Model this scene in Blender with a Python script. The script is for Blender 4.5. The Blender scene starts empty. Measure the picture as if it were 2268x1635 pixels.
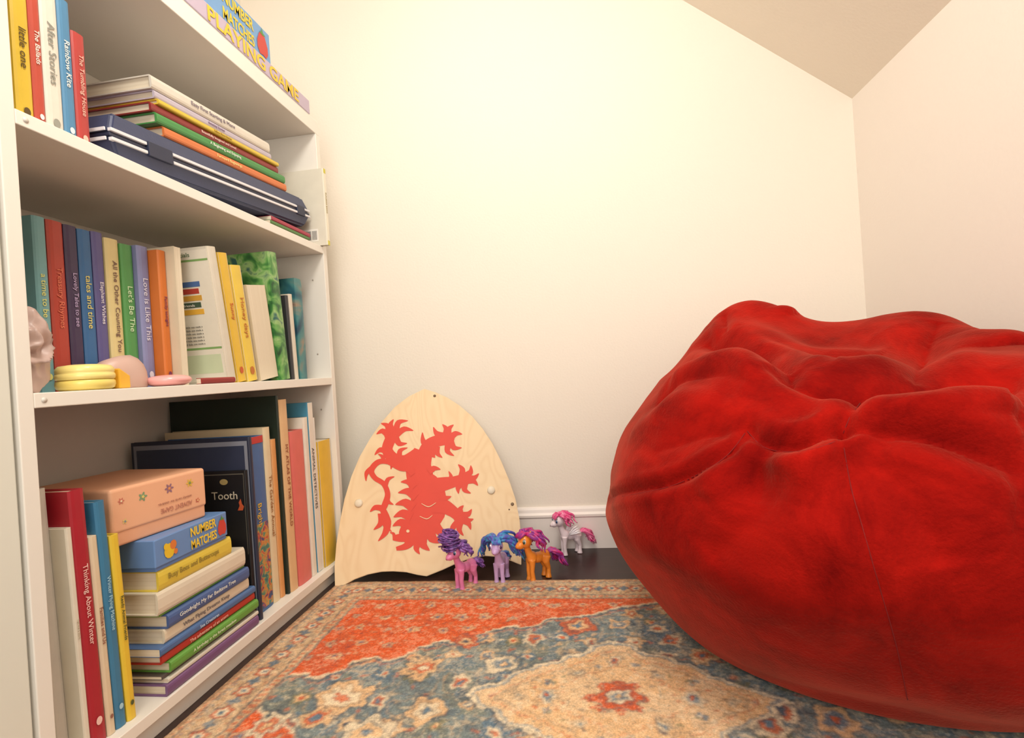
import bpy, bmesh, math, random
import numpy as np
from mathutils import Vector, Matrix, noise
from mathutils.bvhtree import BVHTree
random.seed(7); np.random.seed(7)
sc=bpy.context.scene
sc.view_settings.view_transform='Standard'
F=1150.0; TH=math.radians(7.9); RO=math.radians(3.8); H=0.525
# ---------------------------------------------------------------- camera
cam=bpy.data.cameras.new("camera"); co=bpy.data.objects.new("camera",cam); sc.collection.objects.link(co)
cam.sensor_width=36; cam.lens=36*F/2268; cam.clip_start=0.01
fw=Vector((-math.sin(TH),math.cos(TH),0)); rt=Vector((math.cos(TH),math.sin(TH),0)); up=Vector((0,0,1))
ix=rt*math.cos(RO)-up*math.sin(RO); iy=rt*math.sin(RO)+up*math.cos(RO)
co.matrix_world=Matrix(((ix.x,iy.x,-fw.x,0),(ix.y,iy.y,-fw.y,0),(ix.z,iy.z,-fw.z,H),(0,0,0,1)))
sc.camera=co
C=Vector((0,0,H))
# survey helpers: real-world position of a measured point on a known plane
def ray(px,py): return ix*((px-1134)/F)-iy*((py-817.5)/F)+fw
def on_x(px,py,X): d=ray(px,py); return C+d*(X/d.x)
def on_y(px,py,Y): d=ray(px,py); return C+d*(Y/d.y)
def on_z(px,py,Z=0.0): d=ray(px,py); return C+d*((Z-H)/d.z)
def proj(p):
    v=Vector(p)-C; z=v.dot(fw); return (1134+F*v.dot(ix)/z, 817.5-F*v.dot(iy)/z)
def y_at(px,X,Z):
    lo,hi=.3,1.6
    for _ in range(40):
        m=(lo+hi)/2
        if proj((X,m,Z))[0]<px: lo=m
        else: hi=m
    return lo
# ---------------------------------------------------------------- materials
def lin(c):
    r=[]
    for v in c:
        v=v/255.0
        r.append(v/12.92 if v<=.04045 else ((v+.055)/1.055)**2.4)
    return (r[0],r[1],r[2],1)
_m={}
def mat(c,rough=.6,var=.12,scale=25,bump=0,name="paint",trans=0,c2=None,bscale=None,coat=0):
    key=(c,rough,var,scale,bump,trans,c2,coat)
    if key in _m: return _m[key]
    m=bpy.data.materials.new(name); m.use_nodes=True; nt=m.node_tree; N=nt.nodes; L=nt.links
    b=N["Principled BSDF"]; b.inputs["Roughness"].default_value=rough
    if coat: b.inputs["Coat Weight"].default_value=coat
    tc=N.new("ShaderNodeTexCoord"); no=N.new("ShaderNodeTexNoise"); no.inputs["Scale"].default_value=scale; no.inputs["Detail"].default_value=4
    L.new(tc.outputs["Object"],no.inputs["Vector"])
    mx=N.new("ShaderNodeMix"); mx.data_type='RGBA'
    l=lin(c); mx.inputs[6].default_value=l
    mx.inputs[7].default_value=lin(c2) if c2 else tuple([x*(1-var) for x in l[:3]]+[1])
    if c2:
        rp=N.new("ShaderNodeValToRGB"); rp.color_ramp.elements[0].position=.45; rp.color_ramp.elements[1].position=.55
        L.new(no.outputs["Fac"],rp.inputs[0]); L.new(rp.outputs[0],mx.inputs[0])
    else: L.new(no.outputs["Fac"],mx.inputs[0])
    L.new(mx.outputs[2],b.inputs["Base Color"])
    if bump:
        n2=N.new("ShaderNodeTexNoise"); n2.inputs["Scale"].default_value=bscale or scale*8; n2.inputs["Detail"].default_value=5
        L.new(tc.outputs["Object"],n2.inputs["Vector"])
        bp=N.new("ShaderNodeBump"); bp.inputs["Strength"].default_value=bump; bp.inputs["Distance"].default_value=.002
        L.new(n2.outputs["Fac"],bp.inputs["Height"]); L.new(bp.outputs[0],b.inputs["Normal"])
    if trans:
        b.inputs["Transmission Weight"].default_value=trans
    _m[key]=m; return m
def art(cols,scale=18,name="printed_art"):
    key=("art",tuple(cols),scale)
    if key in _m: return _m[key]
    m=bpy.data.materials.new(name); m.use_nodes=True; nt=m.node_tree; N=nt.nodes; L=nt.links
    b=N["Principled BSDF"]; b.inputs["Roughness"].default_value=.35
    tc=N.new("ShaderNodeTexCoord"); n=N.new("ShaderNodeTexNoise"); n.inputs["Scale"].default_value=scale; n.inputs["Detail"].default_value=3; n.inputs["Distortion"].default_value=.8
    L.new(tc.outputs["Object"],n.inputs["Vector"])
    r=N.new("ShaderNodeValToRGB")
    k=len(cols); e=r.color_ramp.elements
    e[0].position=0.3; e[0].color=lin(cols[0]); e[1].position=.42; e[1].color=lin(cols[1])
    for i in range(2,k):
        q=e.new(.42+.3*(i-1)/(k-1)); q.color=lin(cols[i])
    L.new(n.outputs["Fac"],r.inputs[0]); L.new(r.outputs[0],b.inputs["Base Color"])
    _m[key]=m; return m
def pages_mat():
    m=bpy.data.materials.new("page_edges"); m.use_nodes=True; nt=m.node_tree; N=nt.nodes; L=nt.links
    b=N["Principled BSDF"]; b.inputs["Roughness"].default_value=.8
    tc=N.new("ShaderNodeTexCoord"); mp=N.new("ShaderNodeMapping"); mp.inputs["Scale"].default_value=(2,900,2)
    n=N.new("ShaderNodeTexNoise"); n.inputs["Scale"].default_value=1; r=N.new("ShaderNodeValToRGB")
    r.color_ramp.elements[0].color=lin((205,188,160)); r.color_ramp.elements[1].color=lin((240,230,208))
    L.new(tc.outputs["Object"],mp.inputs[0]); L.new(mp.outputs[0],n.inputs["Vector"]); L.new(n.outputs["Fac"],r.inputs[0]); L.new(r.outputs[0],b.inputs["Base Color"])
    return m
PAGES=pages_mat()
# ---------------------------------------------------------------- object helpers
def link(o): sc.collection.objects.link(o); return o
def meshobj(name,vs,fs,m=None,parent=None,smooth=False):
    me=bpy.data.meshes.new(name); me.from_pydata([tuple(v) for v in vs],[],fs); me.update()
    if smooth: me.polygons.foreach_set("use_smooth",[True]*len(me.polygons))
    if m: me.materials.append(m)
    o=link(bpy.data.objects.new(name,me))
    if parent: o.parent=parent
    return o
def boxdata(a,b,bev=0.0,seg=2):
    bm=bmesh.new(); bmesh.ops.create_cube(bm,size=1)
    for v in bm.verts:
        v.co=Vector([(a[i]+b[i])/2+v.co[i]*(b[i]-a[i]) for i in range(3)])
    if bev: bmesh.ops.bevel(bm,geom=bm.edges[:],offset=bev,segments=seg,affect='EDGES',profile=.5)
    return bm
def box(name,a,b,m,parent=None,bev=0.001,seg=2):
    bm=boxdata(a,b,bev,seg); bmesh.ops.recalc_face_normals(bm,faces=bm.faces); me=bpy.data.meshes.new(name); bm.to_mesh(me); bm.free()
    me.materials.append(m); o=link(bpy.data.objects.new(name,me))
    if parent: o.parent=parent
    return o
def empty(name,label,cat,M=None,group=None):
    o=bpy.data.objects.new(name,None); o.empty_display_size=.02; link(o)
    o["label"]=label; o["category"]=cat
    if group: o["group"]=group
    if M is not None: o.matrix_basis=M
    return o
def tag(o,label,cat,group=None):
    o["label"]=label; o["category"]=cat
    if group: o["group"]=group
    return o
def struct(o): o["kind"]="structure"; return o
class MB:
    def __init__(s): s.v=[]; s.f=[]
    def add(s,v,f):
        k=len(s.v); s.v+= [Vector(x) for x in v]; s.f+=[tuple(i+k for i in q) for q in f]
    def tube(s,pts,rad,seg=8,flat=1.0):
        pts=[Vector(p) for p in pts]; n=len(pts)
        if not hasattr(rad,'__len__'): rad=[rad]*n
        vs=[];fs=[]; ref=Vector((0.13,0.2,1)).normalized(); prev=None
        for i,p in enumerate(pts):
            t=(pts[min(i+1,n-1)]-pts[max(i-1,0)]).normalized()
            if prev is None:
                a=ref.cross(t)
                if a.length<.1: a=Vector((1,0,0)).cross(t)
                a.normalize()
            else:
                a=(prev-t*prev.dot(t)).normalized()
            prev=a; b=t.cross(a)
            for j in range(seg):
                q=2*math.pi*j/seg; vs.append(p+(a*math.cos(q)+b*math.sin(q)*flat)*rad[i])
        for i in range(n-1):
            for j in range(seg):
                k=(j+1)%seg; fs.append((i*seg+j,i*seg+k,(i+1)*seg+k,(i+1)*seg+j))
        fs.append(tuple(range(seg-1,-1,-1))); fs.append(tuple((n-1)*seg+j for j in range(seg)))
        s.add(vs,fs)
    def ball(s,c,r,nu=16,nv=10):
        if not hasattr(r,'__len__'): r=(r,r,r)
        vs=[(c[0],c[1],c[2]-r[2])]
        for i in range(1,nv):
            ph=-math.pi/2+math.pi*i/nv
            for j in range(nu):
                q=2*math.pi*j/nu; vs.append((c[0]+r[0]*math.cos(ph)*math.cos(q),c[1]+r[1]*math.cos(ph)*math.sin(q),c[2]+r[2]*math.sin(ph)))
        vs.append((c[0],c[1],c[2]+r[2])); fs=[]; top=len(vs)-1
        for j in range(nu):
            k=(j+1)%nu; fs.append((0,1+k,1+j)); fs.append((top,1+(nv-2)*nu+j,1+(nv-2)*nu+k))
            for i in range(nv-2): fs.append((1+i*nu+j,1+i*nu+k,1+(i+1)*nu+k,1+(i+1)*nu+j))
        s.add(vs,fs)
    def lathe(s,prof,c=(0,0,0),seg=40,sx=1,sy=1):
        vs=[];fs=[];n=len(prof)
        for r,z in prof:
            for j in range(seg):
                q=2*math.pi*j/seg; vs.append((c[0]+r*sx*math.cos(q),c[1]+r*sy*math.sin(q),c[2]+z))
        for i in range(n-1):
            for j in range(seg):
                k=(j+1)%seg; fs.append((i*seg+j,i*seg+k,(i+1)*seg+k,(i+1)*seg+j))
        fs.append(tuple(range(seg-1,-1,-1))); fs.append(tuple((n-1)*seg+j for j in range(seg)))
        s.add(vs,fs)
    def obj(s,name,m,parent=None,smooth=True): return meshobj(name,s.v,s.f,m,parent,smooth)
def text(body,m,parent,Mloc,maxw,maxh,name="lettering",bold=.0,stretch=1.15):
    cu=bpy.data.curves.new("t",'FONT'); cu.body=body; cu.size=1; cu.align_x='CENTER'; cu.align_y='CENTER'; cu.extrude=.01; cu.offset=bold; cu.resolution_u=3
    to=bpy.data.objects.new("t",cu); me=bpy.data.meshes.new_from_object(to)
    bpy.data.objects.remove(to)
    co_=np.zeros(len(me.vertices)*3); me.vertices.foreach_get("co",co_); co_=co_.reshape(-1,3)
    if len(co_)==0: return None
    mn=co_.min(0); mxx=co_.max(0); co_-= (mn+mxx)/2
    w,h=(mxx-mn)[:2]; sy=maxh/h; sx=min(maxw/w,sy*stretch); sy=min(sy,sx*1.9)
    co_[:,0]*=sx; co_[:,1]*=sy; co_[:,2]=co_[:,2]*.02+.0003
    me.vertices.foreach_set("co",co_.ravel()); me.materials.clear(); me.materials.append(m); me.update(); me.name=name
    o=link(bpy.data.objects.new(name,me)); o.parent=parent; o.matrix_basis=Mloc
    return o
def frame(o,x,y,z):
    x=Vector(x);y=Vector(y);z=Vector(z)
    return Matrix(((x.x,y.x,z.x,o[0]),(x.y,y.y,z.y,o[1]),(x.z,y.z,z.z,o[2]),(0,0,0,1)))
RX=lambda d: Matrix.Rotation(math.radians(d),4,'X')
RZ=lambda d: Matrix.Rotation(math.radians(d),4,'Z')
T=lambda x,y,z: Matrix.Translation((x,y,z))
# ---------------------------------------------------------------- books
def book(M,t,h,d,col,label,group,spine=None,txt=None,tcol=(250,245,235),edge_out=False,soft=False,cover=None,extra=None,band=None,nm="book",th=.42,mark=True):
    """local frame: spine at x=0 (depth to -x), thickness +y, height +z"""
    root=empty(nm,label,"book",M,group)
    b=.0009 if soft else .0022; ov=.0004 if soft else .003; sb=b if soft else .003; r=min(.003,t*.25)
    P=[(-d,0),(-r,0),(-r*.3,t*.12),(0,t*.3),(0,t*.7),(-r*.3,t*.88),(-r,t),(-d,t),(-d,t-b),(-sb-r*.4,t-b),(-sb-r*.4,b),(-d,b)]
    if edge_out: P=[(-d-x,y) for x,y in P][::-1]
    n=len(P); vs=[(x,y,0) for x,y in P]+[(x,y,h) for x,y in P]
    fs=[tuple(range(n-1,-1,-1)),tuple(range(n,2*n))]+[(i,(i+1)%n,(i+1)%n+n,i+n) for i in range(n)]
    cm=cover or mat(col,.42,.18,26)
    o=meshobj("cover",vs,fs,cm,root)
    bm=bmesh.new(); bm.from_mesh(o.data); bmesh.ops.recalc_face_normals(bm,faces=bm.faces); bm.to_mesh(o.data); bm.free()
    x0,x1=(-d+ov,-sb-.001) if not edge_out else (-d+sb+.001,-ov)
    box("pages",(x0,b,ov),(x1,t-b,h-ov),PAGES,root,0)
    if spine and not edge_out:
        box("spine_panel",(-.0008,t*.06,h*.002),(.0005,t*.94,h*.998),mat(spine,.38,.1,30),root,.0003,1)
    if band and not edge_out:
        for z0,z1,c in band: box("spine_band",(0,t*.08,h*z0),(.0008,t*.92,h*z1),c if not isinstance(c,tuple) else mat(c,.4,.08,30),root,.0002,1)
    if txt and not edge_out:
        text(txt,mat(tcol,.5,.03),root,frame((.0008,t*.5,h*.55),(0,0,-1),(0,1,0),(1,0,0)),h*.68,t*th)
        if mark and t>.009:
            s=t*.2; zc=h*.09; K=12
            mb=MB(); mb.add([(.0011,t*.5+s*math.cos(i*6.2832/K),zc+s*1.3*math.sin(i*6.2832/K)) for i in range(K)],[tuple(range(K))]); mb.obj("publisher_mark",mat(tcol,.5,.03),root,False)
    if extra: extra(root,t,h,d)
    return root
def shelf_row(specs,zs,group):
    pe=None
    for s in specs:
        xl,xr,yt,lean,xf=s['p']
        y0=y_at(xl,xf,zs); y1=y_at(xr,xf,zs)
        w=max(.0035,y1-y0-.0008)
        if pe is not None:
            if y0<pe[0]+.0006: y0=pe[0]+.0006; w=max(.0035,y1-y0-.0008)
        else: y0=max(y0,.5545); w=max(.0035,y1-y0-.0008)
        tl=math.tan(math.radians(lean))
        lo,hi=zs,zs+.5
        for _ in range(30):
            m=(lo+hi)/2
            if proj((xf,y0+w/2-(m-zs)*tl,m))[1]>yt: lo=m
            else: hi=m
        zt=lo
        if s.get('hmax'): zt=min(zt,zs+s['hmax'])
        if pe is None: tl=min(tl,(y0-.5542)/max(zt-zs,.01))
        if pe is not None:
            zm=min(zt,pe[2])-zs
            tl=min(tl,pe[1]+(y0-pe[0]-.0005)/max(zm,.01))
        l=math.atan(tl); t=w*math.cos(l); h=(zt-zs)/math.cos(l)
        pe=(y0+w,tl,zt)
        kw=dict(s); kw.pop('p'); kw.pop('hmax',None); d=kw.pop('d',.2); col=kw.pop('col'); lab=kw.pop('label')
        book(T(xf,y0,zs+.0004)@RX(math.degrees(l)),t,h,d,col,lab,group,**kw)
# ---------------------------------------------------------------- room
wm=mat((247,239,225),.75,.03,3,bump=.2,bscale=160,name="wall_paint")
wr=mat((248,239,229),.75,.03,3,bump=.2,bscale=160,name="wall_paint_side")
cm_=mat((250,241,225),.8,.04,3,bump=.2,bscale=120,name="ceiling_paint")
YB=1.506; XR=.755; XL=-.99; SL=.797; ZC=1.186
zt=lambda x: ZC+(XR-x)*SL
def prism(name,poly,y0,y1,m):
    n=len(poly); vs=[(x,y0,z) for x,z in poly]+[(x,y1,z) for x,z in poly]
    fs=[tuple(range(n)),tuple(range(2*n-1,n-1,-1))]+[(i,i+n,(i+1)%n+n,(i+1)%n) for i in range(n)]
    o=meshobj(name,vs,fs,m); bm=bmesh.new(); bm.from_mesh(o.data); bmesh.ops.recalc_face_normals(bm,faces=bm.faces); bm.to_mesh(o.data); bm.free()
    return struct(o)
YN=-1.2
prism("wall_back",[(XL-.1,0),(XR+.1,0),(XR+.1,zt(XR)),(XR,zt(XR)),(-.65,zt(-.65)),(XL-.1,zt(-.65))],YB,YB+.1,wm)
prism("wall_right",[(XR,0),(XR+.1,0),(XR+.1,ZC),(XR,ZC)],YN,YB,wr)
prism("wall_left",[(XL-.1,0),(XL,0),(XL,zt(-.65)),(XL-.1,zt(-.65))],YN,YB,wm)
prism("ceiling",[(XR+.1,zt(XR)),(XR,zt(XR)),(-.65,zt(-.65)),(XL-.1,zt(-.65)),(XL-.1,zt(-.65)+.1),(-.65,zt(-.65)+.1),(XR+.1,zt(XR)+.1)],YN,YB+.1,cm_)
fm=bpy.data.materials.new("dark_floor_boards"); fm.use_nodes=True; nt=fm.node_tree; N=nt.nodes; L=nt.links; b=N["Principled BSDF"]
tc=N.new("ShaderNodeTexCoord"); mp=N.new("ShaderNodeMapping"); mp.inputs["Scale"].default_value=(3,40,3)
n1=N.new("ShaderNodeTexNoise"); n1.inputs["Scale"].default_value=2; n1.inputs["Detail"].default_value=6; r=N.new("ShaderNodeValToRGB")
r.color_ramp.elements[0].color=lin((26,14,13)); r.color_ramp.elements[1].color=lin((62,40,36))
L.new(tc.outputs["Object"],mp.inputs[0]); L.new(mp.outputs[0],n1.inputs["Vector"]); L.new(n1.outputs["Fac"],r.inputs[0]); L.new(r.outputs[0],b.inputs["Base Color"]); b.inputs["Roughness"].default_value=.35
prism("floor",[(XL-.1,-.06),(XR+.1,-.06),(XR+.1,0),(XL-.1,0)],YN,YB+.1,fm)
trimm=mat((248,240,234),.4,.03,8,name="trim_paint")
def baseboard(name,p0,p1,nrm):
    prof=[(0,0),(.013,0),(.013,.088),(.016,.092),(.016,.098),(.011,.104),(.009,.112),(.006,.117),(0,.119)]
    vs=[]
    for p in(p0,p1):
        for o_,z in prof: vs.append((p[0]+nrm[0]*o_,p[1]+nrm[1]*o_,z))
    n=len(prof); fs=[tuple(range(n)),tuple(range(2*n-1,n-1,-1))]+[(i,(i+1)%n,(i+1)%n+n,i+n) for i in range(n)]
    o=meshobj(name,vs,fs,trimm); bm=bmesh.new(); bm.from_mesh(o.data); bmesh.ops.recalc_face_normals(bm,faces=bm.faces); bm.to_mesh(o.data); bm.free(); struct(o)
baseboard("baseboard_back",(XL,YB-.0002),(XR,YB-.0002),(0,-1)); baseboard("baseboard_right",(XR-.0002,YN),(XR-.0002,YB-.02),(-1,0))
struct(box("trim_1",(XL,.30,0),(-.676,.530,2.25),mat((226,226,214),.5,.04,4),None,.002))
# ---------------------------------------------------------------- bookcase
SH=mat((238,233,223),.45,.04,6,name="white_laminate")
bc=empty("bookcase","white laminate open bookcase filled with picture books","bookcase",T(0,0,0))
XF=-.673; XK=-.975
box("side_panel",(XK,.534,0),(XF,.553,1.193),SH,bc,.0012)
box("side_panel",(XK,1.317,0),(XF,1.336,1.193),SH,bc,.0012)
box("top_panel",(XK,.534,1.193),(XF,1.336,1.229),SH,bc,.0015)
box("back_panel",(XK-.004,.534,0),(XK,1.336,1.225),mat((226,219,208),.6,.05,5),bc,.0005)
ZA,ZB,ZCs,ZD=1.229,.887,.5345,.049
for zt_,th_ in((ZB,.019),(ZCs,.019),(ZD,.019)): box("shelf",(XK,.553,zt_-th_),(XF,1.317,zt_),SH,bc,.0012)
box("plinth",(XF-.03,.553,0),(XF-.012,1.317,ZD-.019),SH,bc,.0005)
for z in(.11,.3,.45,.6,.8,1.08):
    mb=MB(); mb.tube([(XF-.035,1.3172,z),(XF-.035,1.3160,z)],.0022,10); mb.obj("shelf_pin",mat((186,178,164),.4,.05),bc)
for z in(ZB-.0095,ZCs-.0095):
    mb=MB(); mb.tube([(XF+.0001,.565,z),(XF+.0008,.565,z)],.0035,12); mb.obj("screw_cap",mat((222,217,207),.4,.05),bc)
# ---------------------------------------------------------------- bay B
G1="upright books beside the carrying case"
up_l=" standing upright on the upper shelf"
shelf_row([
 dict(p=(42,82,-30,0,-.70),col=(228,194,60),label="yellow hardcover book"+up_l,txt="little one",tcol=(90,70,30),d=.17,hmax=.29),
 dict(p=(82,108,-45,0,-.70),col=(196,78,60),label="red hardcover book"+up_l,txt="The Ballads",d=.17,hmax=.30),
 dict(p=(108,148,-30,0,-.70),col=(232,226,212),label="white hardcover book"+up_l,txt="After Stories",tcol=(150,150,140),d=.2,hmax=.295),
 dict(p=(148,176,0,0,-.70),col=(84,140,180),label="blue picture book"+up_l,txt="Rainbow Kite",d=.2,hmax=.29),
 dict(p=(176,206,75,0,-.70),col=(186,66,62),label="shorter red picture book"+up_l,txt="The Tumbling House",tcol=(235,190,170),d=.18)],ZB,G1)
TC=T(-.686,.699,ZB+.0012)@RX(4.3)
cs=empty("carrying_case","navy blue hard plastic carrying case with two white stripes, lying tilted","case",TC)
NV=mat((62,69,98),.45,.1,30,bump=.1); NVd=mat((46,51,74),.45,.1,30)
def shellbox(name,z0,z1,x0,ins,bev):
    bm=boxdata((x0,0,z0),(0,.592,z1),0)
    for v in bm.verts:
        if (v.co.z>z0+(z1-z0)*.5)==(ins>0):
            k=abs(ins); v.co.x+= -k if v.co.x>x0/2 else k; v.co.y+= k*2.2 if v.co.y<.3 else -k*2.2
    bmesh.ops.bevel(bm,geom=bm.edges[:],offset=bev,segments=3,affect='EDGES'); me=bpy.data.meshes.new(name); bm.to_mesh(me); bm.free(); me.materials.append(NV)
    o=link(bpy.data.objects.new(name,me)); o.parent=cs
shellbox("case_base",.0,.033,-.2,-.009,.005); shellbox("case_lid",.035,.073,-.2,.009,.005)
box("hinge_band",(-.198,.003,.0315),(-.002,.589,.0365),NVd,cs,.001)
W_=mat((228,228,232),.4,.04)
for z0 in(.0245,.0385):
    box("stripe",(-.006,.004,z0),(.0010,.07,z0+.005),W_,cs,.0006); box("stripe",(-.006,.125,z0),(.0010,.588,z0+.005),W_,cs,.0006)
box("latch",(-.004,.072,.022),(.0022,.123,.046),NVd,cs,.001)
box("latch",(-.004,.525,.022),(.0022,.560,.046),NVd,cs,.001)
for z0 in(.0245,.0385): box("stripe",(-.19,-.0012,z0),(-.006,.001,z0+.005),W_,cs,.0004)
G2="picture books stacked on the carrying case"
zl=.0735
stk=[
 (.0175,.125,.505,(222,126,70),"orange picture book lying flat in a stack","Farmyard Beginnings",(250,225,150)),
 (.0175,.110,.500,(76,148,78),"green hardcover book lying flat in a stack","A Beginning and Enjoying",(235,240,225)),
 (.0155,.105,.480,(146,50,48),"dark red hardcover book lying flat in a stack","Beautifully Imagined and Loved",(235,205,190)),
 (.009,.118,.478,(228,198,70),"thin yellow picture book lying flat in a stack","Yellow Moon Stories",(150,110,30)),
 (.014,.115,.455,(198,188,202),"pale lilac hardcover book lying flat in a stack","Amazing Stories",(120,90,130)),
 (.0225,.110,.450,(226,218,204),"thick cream hardcover book lying on the stack","Easy First Starting & More",(120,105,120))]
for t,a,b_,col,lab,tx,tcol in stk:
    book(TC@T(-.008-random.uniform(0,.008),b_,zl)@RX(90),t,b_-a,.19,col,lab,G2,txt=tx,tcol=tcol,mark=False); zl+=t+.0004
G3="thin paperbacks under the carrying case"
zz=ZB+.0003
for t,col,a,b_ in((.009,(190,70,62),1.105,1.288),(.009,(86,130,70),1.11,1.28),(.0105,(176,60,80),1.115,1.285)):
    book(T(-.69,b_,zz)@RX(90),t,b_-a,.17,col,"thin paperback lying flat under the carrying case",G3,soft=True); zz+=t+.0003
def barcode(root,t,h,d):
    W2=mat((240,236,225),.4,.03)
    box("label_patch",(-.085,-.0006,.012),(-.025,.0002,.045),W2,root,0)
    k=-.08
    mb=MB()
    while k<-.045:
        w=random.choice([.0006,.001,.0015]); mb.add([(k,-.0008,.016),(k+w,-.0008,.016),(k+w,-.0008,.040),(k,-.0008,.040)],[(0,1,2,3)]); k+=w+random.choice([.0007,.0012])
    k=-.042
    while k<-.028:
        mb.add([(k,-.0008,.016),(k+.001,-.0008,.016),(k+.001,-.0008,.040),(k,-.0008,.040)],[(0,1,2,3)]); k+=.002
    mb.obj("barcode",mat((40,38,36),.5,.02),root,False)
hW=on_x(725,380,-.652).z-ZB
book(T(-.652,1.3035,ZB+.0004),.0125,hW,.13,(232,226,208),"white paperback with yellow-edged spine against the side panel","white paperback by the side panel",spine=(240,234,214),band=[(0,.06,(210,200,60)),(.94,1,(210,200,60))],txt="KLAUDIAS BOOK",tcol=(150,130,70),extra=barcode,th=.35,mark=False)
# ---------------------------------------------------------------- on top
def gamebox(M,L_,t,d,col,label,lid,words,wcol,berry=False,wh=.72,span=(.1,.9),bcol=(206,66,56),bold=.02,nob=False):
    r=empty("game_box",label,"board game",M)
    box("box_base",(-d+.002,.002,0),(-.002,L_-.002,t*.5),mat(lid,.45,.08,20),r,.001)
    box("box_lid",(-d,0,t*.12),(0,L_,t),mat(col,.4,.1,20),r,.0018)
    ws=words.split("|"); k=len(ws)
    for i,w in enumerate(ws):
        zc=t*.14+t*.84*(1-(i+.5)/k)
        text(w,mat(wcol,.45,.03),r,frame((.0008,L_*(span[0]+span[1])/2,zc),(0,1,0),(0,0,1),(1,0,0)),L_*(span[1]-span[0]),t*.84/k*wh,bold=bold,stretch=3)
    if berry:
        mb=MB(); cy=L_*(span[1]+ (1-span[1])*.5); cz=t*.5; s=min(t*.32,L_*(1-span[1])*.5)
        P=[(0,-1.2),(.5,-.8),(.85,-.1),(.85,.5),(.5,.95),(0,.85),(-.5,.95),(-.85,.5),(-.85,-.1),(-.5,-.8)]
        mb.add([(.001,cy+a*s*.85,cz-b*s) for a,b in P],[tuple(range(len(P)))]); mb.obj("fruit_picture",mat(bcol,.4,.1),r,False)
        mb=MB(); mb.add([(.0014,cy+a*s,cz+b*s) for a,b in ((0,1.5),(.15,1.1),(.5,1.0),(.1,.85),(-.4,.95),(-.1,1.1))],[tuple(range(6))]); mb.obj("fruit_leaf",mat((90,150,70),.4,.1),r,False)
        if not nob:
            for q0,(a,b,q) in enumerate(((0,0,.8),(.6,.6,.5),(-.5,.7,.35),(.9,-.4,.3))):
                mb=MB(); mb.add([(.001+.0001*q0,L_*.17+(a+q*math.cos(u))*t*.27,t*.5+(b*.8+q*math.sin(u))*t*.3) for u in [i*math.pi/6 for i in range(12)]],[tuple(range(12))])
                mb.obj("printed_blossom",mat((240,200,50) if q0%2==0 else (226,130,60),.4,.1),r,False)
    return r
yfar=y_at(688,XF,ZA)
gamebox(T(-.674,.74,ZA+.0005),yfar-.74,.041,.2,(198,182,202),"long lilac board game box with large yellow letters",(226,220,208),"PLAYING GAME",(240,200,60),wh=.9,span=(.32,.9))
zt2=ZA+.043; yf2=y_at(600,-.69,zt2+.02); ya=y_at(492,-.69,zt2+.04); yb=y_at(562,-.69,zt2+.04); L2=yf2-.86
gamebox(T(-.69,.86,zt2),L2,.085,.19,(118,164,212),"pale blue game box with yellow lettering on the lilac box",(110,150,198),"NUMBER|MATCHES",(242,202,54),berry=True,wh=.72,span=((ya-.86)/L2,(yb-.86)/L2),nob=True)
# ---------------------------------------------------------------- bay C
def sticker_cover(root,t,h,d):
    def patch(x0,x1,z0,z1,c,k=.0006): box("printed_panel",(x0*d*-1,-k,z0*h),(x1*d*-1,.0001,z1*h),mat(c,.4,.08,60),root,0)
    patch(.75,.02,.02,.98,(234,226,208),.0004)
    patch(.7,.02,.90,.915,(130,170,100)); patch(.7,.02,.26,.275,(130,170,100)); patch(.65,.04,.08,.22,(206,216,180))
    for i,c in enumerate(((80,110,160),(180,66,54),(212,160,66),(70,90,70),(230,176,66))): patch(.50-.02*(i%2),.14+.02*(i%2),.72-.05*i,.758-.05*i,c,.0008)
    fr=lambda z: frame((-.32*d,-.0008,z*h),(1,0,0),(0,0,1),(0,-1,0))
    text("Essentials",mat((90,120,80),.5,.02),root,fr(.95),d*.3,h*.03)
    text("and friends",mat((230,225,210),.5,.02),root,frame((-.32*d,-.0012,.587*h),(1,0,0),(0,0,1),(0,-1,0)),d*.28,h*.02)
    for i in range(6): text("the bold little one made a",mat((110,105,95),.5,.02),root,fr(.43-.025*i),d*.42,h*.012)
G4="picture books on the middle shelf"
ms=" standing on the middle shelf"
XC=-.770
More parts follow.
